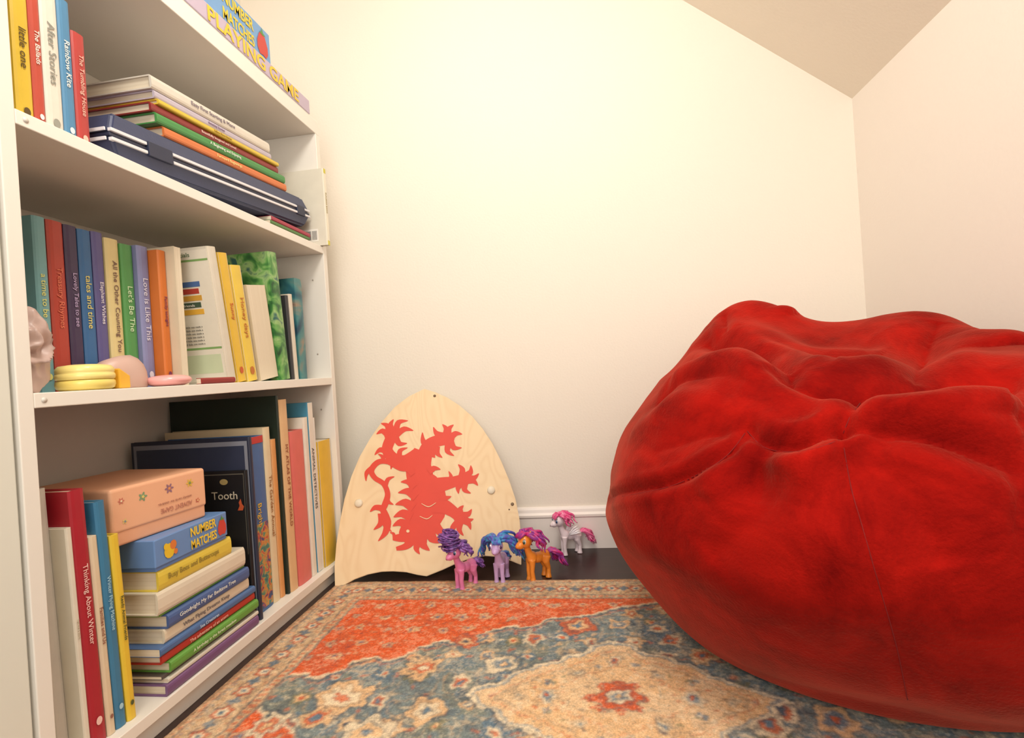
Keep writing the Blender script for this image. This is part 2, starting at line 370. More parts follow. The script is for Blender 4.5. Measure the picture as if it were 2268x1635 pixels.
shelf_row([
 dict(p=(98,128,480,0,XC),col=(118,170,176),txt="a time to be",tcol=(225,222,130),label="light teal picture book"+ms),
 dict(p=(129,166,490,0,XC),col=(184,66,50),txt="Treasury Rhymes",tcol=(225,120,90),label="brick red hardcover book"+ms),
 dict(p=(167,196,500,0,XC),col=(66,50,84),txt="Lovely Tales to see",tcol=(190,170,210),label="dark purple hardcover book"+ms),
 dict(p=(197,226,510,0,XC),col=(56,108,162),txt="tales and time",tcol=(230,215,120),label="bright blue picture book"+ms),
 dict(p=(227,252,515,0,XC),col=(96,90,146),txt="Elephant Wishes",tcol=(235,230,240),label="violet blue picture book"+ms),
 dict(p=(255,286,527,2,XC+.003),col=(228,210,150),txt="All the Other Counting You",tcol=(120,90,80),label="pale yellow hardcover book"+ms),
 dict(p=(288,316,540,2,XC+.006),col=(86,154,84),txt="Let's Be The",tcol=(210,235,190),label="green hardcover book"+ms),
 dict(p=(318,350,543,2.5,XC+.014),col=(138,142,186),txt="Love is Like This",tcol=(225,225,240),label="lavender blue hardcover book"+ms),
 dict(p=(354,388,552,3,XC+.032),col=(216,120,50),txt="Family tonight",tcol=(120,50,90),label="orange hardcover book leaning"+ms),
 dict(p=(393,420,542,4.5,-.722),col=(222,208,180),edge_out=True,label="cream book with page edges out, leaning"+ms,soft=True,d=.19),
 dict(p=(508,527,548,8,-.690),col=(222,214,196),soft=True,label="white paperback with printed banners, leaning"+ms,extra=sticker_cover,d=.2),
 dict(p=(529,549,562,8,-.700),col=(234,192,62),soft=True,txt="Sunny",tcol=(200,90,40),label="thin yellow paperback leaning"+ms),
 dict(p=(551,574,590,8,-.700),col=(238,206,80),soft=True,txt="Honey days",tcol=(190,110,40),label="yellow paperback leaning"+ms),
 dict(p=(578,618,636,8,-.700),col=(216,198,166),edge_out=True,soft=True,label="cream book with page edges out, leaning"+ms,d=.17),
 dict(p=(622,646,560,5,-.690),col=(80,150,70),cover=art([(36,74,46),(60,120,62),(104,160,84),(150,186,120),(58,104,96)],24),label="green illustrated picture book leaning"+ms,d=.24),
 dict(p=(649,655,655,2,-.70),col=(60,60,62),soft=True,label="thin dark booklet"+ms,d=.15),
 dict(p=(656,664,652,2,-.70),col=(224,214,196),soft=True,label="thin cream booklet"+ms,d=.16),
 dict(p=(668,684,618,0,-.70),col=(60,110,120),cover=art([(36,70,90),(50,104,116),(74,130,130),(150,130,110),(70,60,90)],12),label="teal illustrated picture book"+ms,d=.2)],ZCs,G4)
yc=empty("yellow_container","pale yellow round stacked plastic container with orange tab","container",T(-.708,.654,ZCs+.0003))
mb=MB(); mb.lathe([(.0001,.0),(.028,.0),(.033,.003),(.0345,.008),(.0340,.013),(.0325,.0145)],seg=48); mb.obj("container_base",mat((244,220,120),.35,.06,60,coat=.2),yc)
mb=MB(); mb.lathe([(.0325,.0150),(.0342,.0165),(.0348,.020),(.034,.0235),(.0330,.0245),(.0338,.0260),(.0335,.031),(.0300,.0350),(.018,.0370),(.0001,.0375)],seg=48); mb.obj("container_lid",mat((248,228,140),.35,.06,60,coat=.2),yc)
bm=boxdata((.004,.031,0),(.024,.050,.030),.002)
for v in bm.verts:
    if v.co.z>.015 and v.co.y>.04: v.co.z-=.010
me=bpy.data.meshes.new("tab"); bm.to_mesh(me); bm.free(); me.materials.append(mat((244,186,60),.3,.08)); o=link(bpy.data.objects.new("tab",me)); o.parent=yc
mb=MB(); mb.lathe([(.0001,0),(.022,.0005),(.031,.004),(.0345,.009),(.033,.013),(.030,.0155),(.024,.0175),(.012,.0190),(.0001,.0195)],seg=48)
o=mb.obj("pink_case",mat((246,176,172),.3,.05,50,coat=.3)); o.location=(-.706,.802,ZCs+.0003); tag(o,"small flat smooth pink round dish on the middle shelf","dish")
mb=MB(); mb.lathe([(.041,0),(.0435,.003),(.044,.014),(.0425,.027),(.038,.038),(.030,.046),(.018,.0505),(.0001,.052)],seg=56)
for v in mb.v:
    k=1+.08*noise.noise(v*36); v.x*=k; v.y*=1+.04*noise.noise(v*35+Vector((3,0,0))); v.z*=1+.14*noise.noise(Vector((v.x*24,v.y*24,3)))
mb.v=[Vector((v.x*.66,v.y,v.z)) for v in mb.v]
o=mb.obj("silicone_cup",mat((240,204,190),.4,.05,40,trans=.35)); o.location=(-.7365,.738,ZCs+.0003); tag(o,"low translucent pinkish dome cup on the middle shelf","cup")
mb=MB(); mb.ball((0,0,.056),(.030,.0255,.060),90,76)
for v in mb.v:
    q=v+Vector((noise.noise(v*26),noise.noise(v*26+Vector((5,0,0))),noise.noise(v*26+Vector((0,5,0)))))*.016
    n_=(.25-abs(noise.noise(q*30)))*.024-abs(noise.noise(q*75))*.007
    d_=(v-Vector((0,0,.056))).normalized(); v+=d_*n_; v.z=max(v.z,0); v.y=max(min(v.y,.0275),-.0275)
o=mb.obj("crumpled_pouch",mat((236,206,196),.4,.14,60,trans=.35)); o.location=(-.722,.5825,ZCs+.0003); tag(o,"crumpled translucent greyish pink plastic pouch on the middle shelf","pouch")
yr0=max(.842,y_at(412,-.676,ZCs)); yr1=y_at(522,-.676,ZCs)
book(T(-.676,yr1,ZCs+.0003)@RX(90),.011,yr1-yr0,.011,(150,40,36),"small dark red booklet lying flat on the middle shelf","red booklet on the middle shelf",soft=True)
# ---------------------------------------------------------------- bay D
G5="upright books at the near end of the bottom shelf"
bs=" upright on the bottom shelf"
shelf_row([
 dict(p=(112,128,1030,1,-.70),col=(208,206,140),soft=True,label="thin pale green booklet"+bs,d=.2),
 dict(p=(130,160,1085,1.5,-.712),col=(206,198,186),label="grey hardcover book"+bs),
 dict(p=(162,206,1172,2,-.690),col=(232,224,206),label="cream hardcover book with worn spine"+bs,txt="Tell me a story",tcol=(190,175,150)),
 dict(p=(207,241,1088,2.3,-.690),col=(176,36,50),label="crimson hardcover book"+bs,txt="Thinking About Winter",tcol=(240,200,190)),
 dict(p=(242,260,1190,2.3,-.690),col=(228,208,176),label="tan paperback"+bs,soft=True,txt="Families and Us",tcol=(150,100,80)),
 dict(p=(261,284,1112,2.3,-.690),col=(64,128,166),label="blue picture book"+bs,txt="Winter Flying Machine",tcol=(170,210,225)),
 dict(p=(285,306,1186,2.3,-.688),col=(236,200,62),label="yellow picture book"+bs,txt="Ready Animal Friends",tcol=(80,90,50))],ZD,G5)
G6="picture books stacked on the bottom shelf"
ls=" in the bottom shelf stack"
zz=ZD+.0004; XS=-.676
for t,a,b_,dx,col,lab,tx,tcol,sf in [
 (.018,.725,.955,0,(122,86,130),"purple picture book",None,None,False),
 (.007,.730,.958,.002,(226,220,205),"thin white picture book",None,None,True),
 (.006,.725,.955,.008,(90,80,76),"thin dark paperback",None,None,True),
 (.017,.735,.957,0,(106,166,72),"green hardcover book","A birthday in the forest meadow",(225,235,200),False),
 (.014,.725,.955,.006,(192,58,48),"red hardcover book","The adventure of an acorn",(240,190,170),False),
 (.013,.72,.955,.003,(80,114,164),"blue picture book","Sea Creatures",(200,215,235),True),
 (.022,.735,.943,.008,(232,220,194),"cream hardcover book","What Flying Dreams Keep",(110,105,110),False),
 (.022,.738,.938,.002,(78,104,156),"blue hardcover book with white lettering","Goodnight My Far Bedtime Tree",(235,235,225),False),
 (.005,.73,.935,.010,(120,170,70),"thin green paperback",None,None,True),
 (.035,.722,.932,.004,(232,222,200),"thick cream hardcover book",None,None,False),
 (.032,.728,.898,.006,(232,206,78),"yellow hardcover book","Busy Bees and Buttercups",(150,130,60),False)]:
    book(T(XS-dx,b_,zz)@RX(90),t,b_-a,.19 if t!=.018 else .22,col,lab+ls,G6,txt=tx,tcol=tcol or (0,0,0),soft=sf,th=.38,mark=False); zz+=t+.0004
gamebox(T(XS-.004,.722,zz),.165,.050,.16,(108,146,200),"blue card game box with yellow lettering on the stack",(96,130,184),"NUMBER|MATCHES",(244,206,60),berry=True,wh=.74,span=(.45,.82)); zz+=.0506
pb=empty("activity_box","peach cardboard box with little flower icons on the stack","box",T(-.703,.770,zz)@RZ(-7))
PM=mat((234,172,134),.55,.08,20)
box("box_base",(-.19,-.084,0),(-.002,.084,.06),PM,pb,.004,4)
box("box_lid",(-.192,-.086,.020),(0,.086,.088),mat((238,180,142),.55,.08,20),pb,.005,4)
def flower(par,cy,cz,s,c,c2,petals=6,face='x'):
    s*=.78
    mb=MB(); n=petals*6; P=[]
    for i in range(n):
        q=2*math.pi*i/n; rr=s*(.72+.28*math.cos(petals*q)); P.append((rr*math.cos(q),rr*math.sin(q)))
    f={'x':(lambda a,b,k:(k,cy+a,cz+b)),'y':(lambda a,b,k:(cy+a,-k-.086,cz+b))}[face]
    mb.add([f(a,b,.0006) for a,b in P],[tuple(range(n))]); mb.obj("printed_flower",mat(c,.5,.05),par,False)
    mb=MB(); mb.add([f(a*.4,b*.4,.0010) for a,b in P],[tuple(range(n))]); mb.obj("printed_flower_centre",mat(c2,.5,.05),par,False)
for a in [(-.035,.066,.010,(130,160,120),(236,210,120),5),(.012,.068,.011,(150,110,130),(230,150,90),6),(.052,.068,.010,(226,186,80),(130,150,90),6),(.066,.034,.006,(206,110,90),(240,220,150),5),(-.066,.036,.006,(226,200,130),(120,140,160),5),(-.070,.068,.007,(206,120,100),(250,230,190),6)]: flower(pb,*a)
for a in [(-.03,.066,.009,(120,140,170),(236,210,120),5),(-.07,.056,.010,(206,110,90),(236,210,120),6),(-.11,.068,.009,(226,190,80),(120,140,70),5),(-.15,.056,.009,(130,160,120),(236,210,120),6),(-.05,.034,.007,(150,110,130),(236,210,120),5),(-.12,.034,.007,(206,110,90),(236,210,120),5)]: flower(pb,*a,face='y')
text("ADVENT GAME",mat((190,128,108),.5,.02),pb,frame((.0008,.024,.034),(0,-1,0),(0,0,-1),(1,0,0)),.060,.008)
text("activity cards for children",mat((184,130,108),.5,.02),pb,frame((.0008,.022,.046),(0,-1,0),(0,0,-1),(1,0,0)),.075,.005)
def tooth(root,t,h,d):
    fr=lambda x,z: frame((x*-d,-.0008,z*h),(1,0,0),(0,0,1),(0,-1,0))
    text("Tooth",mat((206,196,172),.5,.02),root,fr(.46,.84),d*.54,h*.05,stretch=1.6)
    mb=MB(); n=24; mb.add([(-d*.46+.009*math.cos(i*2*math.pi/n),-.0006,h*.93+.006*math.sin(i*2*math.pi/n)) for i in range(n)],[tuple(range(n))]); mb.obj("printed_oval",mat((170,150,96),.5,.05),root,False)
    mb=MB(); P=[(0,0),(.006,.012),(.004,.02),(.010,.03),(.013,.016),(.018,.01),(.014,0)]
    mb.add([(-d*.20+a*.8,-.0012,h*.74+b*.8) for a,b in P],[tuple(range(len(P)))]); mb.obj("printed_flame",mat((200,90,50),.5,.2),root,False)
    for z0,z1,x0,x1 in((.975,.982,.04,.96),(.45,.975,.04,.052),(.45,.975,.948,.96)): box("printed_frame",(-d*x1,-.0005,h*z0),(-d*x0,.0001,h*z1),mat((92,88,78),.5,.05),root,0)
def frame_cover(root,t,h,d):
    for k,(a,c) in enumerate(((.02,(136,140,152)),(.045,(50,58,80)))): box("printed_panel",(-d*(1-a),-.0004-.0003*k,h*a),(-d*a,0.0001,h*(1-a)),mat(c,.4,.08,40),root,0)
G7="upright books at the far end of the bottom shelf"
Y=.9595
def ub(t,h,d,xf,col,lab,**kw):
    global Y
    t=max(t,.005)
    book(T(xf,Y,ZD+.0004),t,h,d,col,lab+bs,G7,**kw); Y+=t+.0012
def ztop(px,py,xf): return on_x(px,py,xf).z-ZD
def upto(px,xf): return y_at(px,xf,ZD)-Y-.001
ub(.009,ztop(550,1040,-.69),.105,-.688,(28,28,30),"black picture book with gold title",extra=tooth)
ub(.010,ztop(570,965,-.68),.27,-.682,(44,50,70),"navy picture book with grey border",extra=frame_cover)
ub(upto(609,-.70),ztop(600,960,-.70),.23,-.70,(64,110,168),"blue hardcover book with colourful spine art",band=[(.02,.5,art([(60,90,110),(70,140,120),(200,150,70),(190,80,70),(60,80,120)],60)),(.96,1,(190,50,50))],txt="Bright",tcol=(230,190,60),th=.25,mark=False)
ub(upto(624,-.70),ztop(625,940,-.70),.24,-.70,(232,214,176),"cream hardcover book",txt="The Garden Annual",tcol=(160,110,60),mark=False)
ub(upto(635,-.70),ztop(640,965,-.70),.2,-.70,(226,160,96),"thin orange paperback",soft=True)
ub(.007,ztop(640,874,-.694),.27,-.694,(34,48,38),"tall dark green hardcover book")
ub(upto(664,-.692),ztop(655,882,-.692),.24,-.692,(228,188,140),"tall tan hardcover book",txt="MY ATLAS OF THE WORLD",tcol=(150,80,50),mark=False,th=.3)
ub(upto(694,-.69),ztop(690,946,-.69),.2,-.690,(226,116,108),"salmon pink hardcover book")
ub(upto(705,-.69),ztop(700,920,-.69),.22,-.690,(240,232,218),"thin white picture book",soft=True)
ub(upto(716,-.69),ztop(712,888,-.69),.22,-.690,(80,150,180),"light blue picture book",spine=(234,228,216),txt="ANIMAL DETECTIVES",tcol=(90,90,90),mark=False)
Y=min(Y,1.2985)
ub(.006,ztop(722,920,-.69),.2,-.690,(240,232,220),"thin white booklet",soft=True)
ub(max(.005,1.3145-Y),ztop(730,972,-.686),.2,-.686,(236,196,66),"yellow paperback by the side panel,",soft=True)
# ---------------------------------------------------------------- rug
def vn(x,y,s,seed):
    X=x/s; Yy=y/s; xi=np.floor(X).astype(int); yi=np.floor(Yy).astype(int); fx=X-xi; fy=Yy-yi; fx=fx*fx*(3-2*fx); fy=fy*fy*(3-2*fy)
    def hsh(a,b):
        k=(a*374761393+b*668265263+seed*982451653)&0xffffffff; k=((k^(k>>13))*1274126177)&0xffffffff; return ((k^(k>>16))&0xffff)/65535.0
    return (hsh(xi,yi)*(1-fx)+hsh(xi+1,yi)*fx)*(1-fy)+(hsh(xi,yi+1)*(1-fx)+hsh(xi+1,yi+1)*fx)*fy
RX0,RX1,RY0,RY1=-.662,.735,.30,1.262; st=.0019; ZR=.006
nx=int((RX1-RX0)/st)+1; ny=int((RY1-RY0)/st)+1
gx,gy=np.meshgrid(np.linspace(RX0,RX1,nx),np.linspace(RY0,RY1,ny))
wx=gx+.015*(vn(gx,gy,.035,1)-.5)+.008*(vn(gx,gy,.010,2)-.5)+.005*(vn(gx,gy,.004,5)-.5); wy=gy+.015*(vn(gx,gy,.035,3)-.5)+.008*(vn(gx,gy,.010,4)-.5)+.005*(vn(gx,gy,.004,6)-.5)
L3=lambda c: np.array(lin(c)[:3])
BEI=L3((218,186,146)); RUS=L3((208,104,62)); SLA=L3((130,142,140)); DRK=L3((80,86,96)); PEA=L3((234,190,140)); ORA=L3((224,96,46)); CRM=L3((234,214,180)); BLU=L3((104,128,144)); OLV=L3((138,134,102))
col=np.zeros((ny,nx,3))
def put(mask,c,a=1.0):
    global col
    mk=(mask.astype(float)*a)[...,None]; col=col*(1-mk)+c*mk
nA=vn(gx,gy,.05,11); nB=vn(gx,gy,.018,12); nC=vn(gx,gy,.006,13)
put(np.ones_like(gx)>0,SLA); put(nA>.6,OLV,.35); put(nB>.6,BLU,.5); put(nB<.22,DRK,.35); put(nC<.25,DRK,.25); put(nC>.78,CRM,.2)
def win(cx,cy,r):
    i0=max(0,int((cy-r-RY0)/st)); i1=max(0,min(ny,int((cy+r-RY0)/st)+2)); j0=max(0,int((cx-r-RX0)/st)); j1=max(0,min(nx,int((cx+r-RX0)/st)+2))
    return slice(i0,i1),slice(j0,j1)
def flo(cx,cy,r,pet,c0,c1,c2,rot=0,sq=1.0):
    s=win(cx,cy,r*1.6+.018); x=wx[s]
    if x.size==0: return
    y=wy[s]; dx=x-cx; dy=(y-cy)*sq; R=np.hypot(dx,dy); A=np.arctan2(dy,dx)+rot; rr=R/(r*(1+.17*np.cos(pet*A))); c=col[s]
    for m_,k,a in((rr<1.14,DRK,.55),(rr<1.0,c0,.9),((rr<.72)&(rr>.62),DRK,.4),(rr<.6,c1,.9),(rr<.34,DRK,.5),(rr<.27,c2,1)):
        mk=(m_*a)[...,None]; c=c*(1-mk)+k*mk
    col[s]=c
def dia(cx,cy,a,b,k,al=.8):
    s=win(cx,cy,max(a,b)+.018); x=wx[s]
    if x.size==0: return
    m_=((np.abs(x-cx)/a+np.abs(wy[s]-cy)/b)<1)*al; col[s]=col[s]*(1-m_[...,None])+k*m_[...,None]
rs=np.random.RandomState(5)
pals=[(PEA,CRM,RUS),(CRM,RUS,BLU),(BEI,PEA,DRK),(BLU,CRM,RUS),(PEA,BLU,CRM),(OLV,PEA,RUS)]
sv=np.sin(wx*2*math.pi/.14)*np.cos(wy*2*math.pi/.13)
for lv,k in((0.0,BEI),(.45,DRK),(-.45,PEA)): put(np.abs(sv-lv)<.04,k,.45)
for i in range(22):
    for j in range(16):
        cx=-.66+i*.076+(j%2)*.038+rs.uniform(-.012,.012); cy=.28+j*.064+rs.uniform(-.010,.010)
        k=rs.randint(6); p=pals[k]; flo(cx,cy,rs.uniform(.011,.023),(6,4,5,6,4,8)[k],p[0],p[1],p[2],k,rs.uniform(.85,1.25))
        for sx in(-1,1): dia(cx+sx*.029,cy,.008,.0048,(RUS,DRK,CRM)[k%3],.6); dia(cx,cy+sx*.027,.0048,.008,(PEA,BLU,RUS)[k%3],.6); dia(cx+sx*.019,cy+.019,.0045,.0045,CRM,.5); dia(cx-sx*.019,cy-.019,.0045,.0045,DRK,.5)
bx,by=-.575,1.145
step=.05*np.sign(np.sin((wx-bx)*55))*np.abs(np.sin((wx-bx)*55))**.4
hgt=.30*np.clip(1-(wx-bx)/.74,0,1)**1.35+.02*np.clip(1-(wx-bx)/.9,0,1)
ang=(by-wy)/np.maximum(hgt,.004); sp=(ang+step*1.1<1.0)&(wx-bx<.72)
e2=(wx+.575)/.195+(np.abs(wy-.650))/.135+step; lo_c=(e2<1.0)
for msk in(sp,lo_c):
    put(msk,ORA); put(msk&(nB>.6),RUS,.4); put(msk&(nA<.3),L3((196,90,60)),.4); put(msk&(nC>.78),PEA,.25)
ed=(by-wy)-hgt*(1-step*1.1); put((np.abs(ed)<.0035)&(wx-bx<.72),CRM,.8); put((np.abs(ed-.008)<.003)&(wx-bx<.72),DRK,.6); put((np.abs(ed-.015)<.0025)&(wx-bx<.72),RUS,.5)
put(np.abs(e2-1)<.03,CRM,.8); put(np.abs(e2-1.08)<.03,DRK,.6)
for i in range(12):
    for j in range(6):
        cx=bx+.02+i*.058+(j%2)*.029+rs.uniform(-.008,.008); cy=by-.02-j*.052+rs.uniform(-.006,.006)
        if (by-cy)<.30*max(0,1-(cx-bx)/.74)**1.35-.012:
            flo(cx,cy,rs.uniform(.008,.0135),5,(BEI,PEA)[i%2],RUS,BLU,i)
            for sx in(-1,1): dia(cx+sx*.021,cy+.010,.006,.0035,CRM,.5); dia(cx+sx*.014,cy-.017,.0035,.006,L3((150,60,50)),.5)
for q in((-.545,.705),(-.51,.655),(-.555,.62),(-.48,.69)): flo(q[0],q[1],.012,5,BEI,RUS,BLU)
def P_(x,y): p=on_z(x,y,ZR); return p.x,p.y
for x,y,r,pt,c0,c1,c2 in [(1110,1470,.026,4,CRM,BLU,PEA),(935,1480,.032,6,PEA,RUS,CRM),(755,1545,.042,7,PEA,CRM,RUS),(940,1572,.030,5,PEA,CRM,BLU),(820,1622,.034,6,CRM,PEA,BLU),(1040,1420,.022,5,RUS,PEA,DRK),(1460,1395,.028,6,BLU,CRM,RUS),(1280,1388,.032,4,RUS,PEA,BLU),(1400,1360,.018,5,PEA,RUS,CRM),(1185,1415,.020,5,CRM,RUS,BLU),(590,1610,.026,6,CRM,RUS,PEA),(1560,1450,.024,5,PEA,RUS,BLU),(1700,1600,.028,6,CRM,RUS,BLU),(1860,1600,.028,5,PEA,BLU,RUS),(700,1590,.022,5,PEA,RUS,BLU)]:
    a,b_=P_(x,y); flo(a,b_,r,pt,c0,c1,c2,.4)
mx_,my_=P_(1372,1545); hw=(P_(1680,1530)[0]-P_(1030,1555)[0])/2*1.07; hh=(P_(1340,1428)[1]-my_)*1.06
dx=np.abs(wx-mx_)/hw; dy=np.abs(wy-my_)/hh; A=np.arctan2(dy,dx)
md=dx+dy+.02*np.cos(A*20)
put(md<1.10,DRK,.55); put(md<1.06,CRM); put(md<1.02,BLU,.7); put(md<.985,PEA); put((md<.98)&(nC>.75),BEI,.8); put((md<.98)&(nC<.2),CRM,.6); put((md<.98)&(nA>.5),CRM,.25)
put(np.abs(md-.80)<.012,DRK,.4); put(np.abs(md-.86)<.010,RUS,.5); put(np.abs(md-.55)<.010,RUS,.4)
for sx in(-1,1):
    flo(mx_+sx*hw*.46,my_,.014,6,CRM,BLU,RUS); flo(mx_+sx*hw*.66,my_,.009,5,BEI,CRM,DRK); flo(mx_+sx*hw*.82,my_,.005,5,RUS,CRM,DRK)
    for sy in(-1,1):
        flo(mx_+sx*hw*.26,my_+sy*hh*.38,.010,5,BEI,CRM,BLU); flo(mx_+sx*hw*.46,my_+sy*hh*.22,.007,5,BLU,CRM,RUS)
        for t_ in(.2,.35,.5,.65,.8): dia(mx_+sx*hw*.68*t_,my_+sy*hh*.68*(1-t_),.007,.0045,(RUS,BLU,DRK,OLV,RUS)[int(t_*6)%5],.7)
        dia(mx_+sx*.055,my_+sy*.03,.008,.005,DRK,.5); dia(mx_+sx*.085,my_+sy*.012,.007,.004,RUS,.6)
    flo(mx_,my_+sx*hh*.62,.012,6,CRM,RUS,BLU)
for q in range(8): flo(mx_+.040*math.cos(q*math.pi/4),my_+.036*math.sin(q*math.pi/4),.008,4,ORA,RUS,PEA)
flo(mx_,my_,.032,6,ORA,RUS,CRM); flo(mx_,my_,.016,6,CRM,BLU,PEA,.3)
db=np.minimum(RY1-gy,gx-RX0); along=np.where(RY1-gy<gx-RX0,gx,gy)
db=db+.005*(vn(gx,gy,.02,30)-.5)+.004*(vn(gx,gy,.006,31)-.5); along=along+.005*(vn(gx,gy,.01,32)-.5)
ib=db<.104; put(ib,BEI)
put(ib&(nB>.55),L3((202,166,126)),.8); put(ib&(nC>.68),DRK,.35); put(ib&(nC<.25),RUS,.3)
ph=np.mod(along,.056)/.056-.5; u=ph*.056; v=db-.052
R=np.hypot(u,v); A=np.arctan2(v,u); rr=R/(.0155*(1+.2*np.cos(6*A)))
put(ib&(rr<1.12),DRK,.6); put(ib&(rr<.95),RUS,.85); put(ib&(rr<.6),CRM); put(ib&(rr<.3),BLU)
u2=(np.mod(along+.028,.056)/.056-.5)*.056; R=np.hypot(u2,v*.9); A=np.arctan2(v,u2); rr=R/(.009*(1+.3*np.cos(4*A))); put(ib&(rr<1.15),DRK,.5); put(ib&(rr<.9),BLU,.8)
vv=np.abs(v-.016*np.sin(along*2*math.pi/.056)); put(ib&(vv<.0016)&(np.abs(v)<.024),DRK,.55)
put((db<.007),L3((164,128,96))); put((db>.014)&(db<.018),DRK,.6); put((db>.082)&(db<.086),DRK,.6); put((db>.099)&(db<.104),DRK,.6)
dots=np.mod(along,.014)<.007; put((db>.0875)&(db<.097)&dots,RUS,.7); put((db>.008)&(db<.0135)&dots,RUS,.5); put((db>.020)&(db<.0255)&dots,BLU,.5)
def blur(a):
    p=np.pad(a,((1,1),(1,1),(0,0)),'edge'); return (p[1:-1,1:-1]*2+p[:-2,1:-1]+p[2:,1:-1]+p[1:-1,:-2]+p[1:-1,2:])/6
col=blur(blur(col))
wear=vn(gx,gy,.003,40)*.4+vn(gx,gy,.012,41)*.35+vn(gx,gy,.07,42)*.25
col=col*(.72+.54*wear[...,None]); put(wear>.60,CRM,.18); put(wear<.32,DRK,.16); col=np.clip(col,0,1)
zz_=ZR+.0010*(vn(gx,gy,.005,50)-.5)
V=np.stack([gx,gy,zz_],-1).reshape(-1,3); idx=np.arange(nx*ny).reshape(ny,nx)
Fq=np.stack([idx[:-1,:-1],idx[:-1,1:],idx[1:,1:],idx[1:,:-1]],-1).reshape(-1,4)
bot=len(V); ring=np.concatenate([idx[0,:],idx[1:,-1],idx[-1,-2::-1],idx[-2:0:-1,0]]); VB=V[ring].copy(); VB[:,2]=.0003; V=np.vstack([V,VB]); nr=len(ring)
sk=[(int(ring[(i+1)%nr]),int(ring[i]),bot+i,bot+(i+1)%nr) for i in range(nr)]
me=bpy.data.meshes.new("rug"); me.vertices.add(len(V)); me.vertices.foreach_set("co",V.ravel())
allf=np.vstack([Fq,np.array(sk)]); me.loops.add(allf.size); me.loops.foreach_set("vertex_index",allf.ravel().astype(np.int32))
me.polygons.add(len(allf)); me.polygons.foreach_set("loop_start",np.arange(0,allf.size,4,dtype=np.int32)); me.polygons.foreach_set("loop_total",np.full(len(allf),4,dtype=np.int32)); me.update(calc_edges=True); me.validate()
at=me.color_attributes.new("pattern",'FLOAT_COLOR','POINT'); ca=np.ones((len(V),4),dtype=np.float32); ca[:nx*ny,:3]=col.reshape(-1,3); ca[nx*ny:,:3]=BEI*.6; at.data.foreach_set("color",ca.ravel())
me.polygons.foreach_set("use_smooth",[True]*len(me.polygons))
rm=bpy.data.materials.new("woven_rug"); rm.use_nodes=True; nt=rm.node_tree; N=nt.nodes; L=nt.links; b=N["Principled BSDF"]; b.inputs["Roughness"].default_value=.95
an=N.new("ShaderNodeAttribute"); an.attribute_name="pattern"; tc=N.new("ShaderNodeTexCoord"); n1=N.new("ShaderNodeTexNoise"); n1.inputs["Scale"].default_value=420; n1.inputs["Detail"].default_value=3
L.new(tc.outputs["Object"],n1.inputs["Vector"]); mr=N.new("ShaderNodeMapRange"); mr.inputs[1].default_value=.3; mr.inputs[2].default_value=.7; mr.inputs[3].default_value=.76; mr.inputs[4].default_value=1.15
L.new(n1.outputs["Fac"],mr.inputs[0]); vm=N.new("ShaderNodeVectorMath"); vm.operation='SCALE'; L.new(an.outputs["Color"],vm.inputs[0]); L.new(mr.outputs[0],vm.inputs["Scale"]); L.new(vm.outputs[0],b.inputs["Base Color"])
bp=N.new("ShaderNodeBump"); bp.inputs["Strength"].default_value=.35; bp.inputs["Distance"].default_value=.001; L.new(n1.outputs["Fac"],bp.inputs["Height"]); L.new(bp.outputs[0],b.inputs["Normal"])
me.materials.append(rm); rug=link(bpy.data.objects.new("rug",me)); tag(rug,"worn oriental rug with orange corners, slate field and peach medallion","rug")
# ---------------------------------------------------------------- bean bag
prof=[(0.0,0),(.14,0),(.24,0),(.295,.012),(.338,.05),(.385,.11),(.422,.18),(.44,.24),(.432,.305),(.398,.394),(.346,.482),(.288,.556),(.228,.603),(.165,.628),(.08,.638),(0.0,.640)]
pr=np.array(prof); sl=np.concatenate([[0],np.cumsum(np.hypot(*np.diff(pr,axis=0).T))]); NV_,NU=240,400
s_=np.linspace(0,sl[-1],NV_)
def catmull(xs,ys,t):
    m_=np.gradient(ys,xs); k=np.clip(np.searchsorted(xs,t)-1,0,len(xs)-2); h=xs[k+1]-xs[k]; u=(t-xs[k])/h
    return (2*u**3-3*u**2+1)*ys[k]+(u**3-2*u**2+u)*h*m_[k]+(-2*u**3+3*u**2)*ys[k+1]+(u**3-u**2)*h*m_[k+1]
rr_=catmull(sl,pr[:,0],s_); zz2=np.maximum(catmull(sl,pr[:,1],s_),0); rr_[0]=0; rr_[-1]=0
CX,CY=.450,.975
th=np.linspace(0,2*math.pi,NU,endpoint=False)
BX=CX+rr_[1:-1,None]*np.cos(th)[None]; BY=CY+rr_[1:-1,None]*np.sin(th)[None]*1.04; BZ=np.repeat(zz2[1:-1,None],NU,1)
BV=np.stack([BX,BY,BZ],-1).reshape(-1,3); BV=np.vstack([BV,[[CX,CY,0],[CX,CY,zz2[-1]]]])
def squash(v):
    x=v[:,0]; m_=x>.58; x[m_]=.58+.150*(1-np.exp(-(x[m_]-.58)/.150)); return v
sh_=np.clip(1-BV[:,2]/.34,0,1)**1.2; near=np.clip((1.1-BV[:,1])/.5,0,1)
BV[:,1]+=.085*sh_*near; BV[:,0]+=.045*sh_*near
BV=squash(BV)
X_,Y_,Z_=BV[:,0],BV[:,1],BV[:,2]
G=lambda cx,cy,s: np.exp(-((X_-cx)**2+(Y_-cy)**2)/(s*s))
Ttop=.535+.124*G(.325,1.18,.145)+.050*G(.62,1.08,.15)-.045*G(.47,.82,.17)-.05*np.clip((.78-Y_)/.25,0,1)
fz=np.clip(Z_/.64,0,1)
BV[:,2]=Z_*(1+fz**2.2*(Ttop/.64-1))
rows=NV_-2; ids=np.arange(rows*NU).reshape(rows,NU); nxt=np.roll(ids,-1,axis=1)
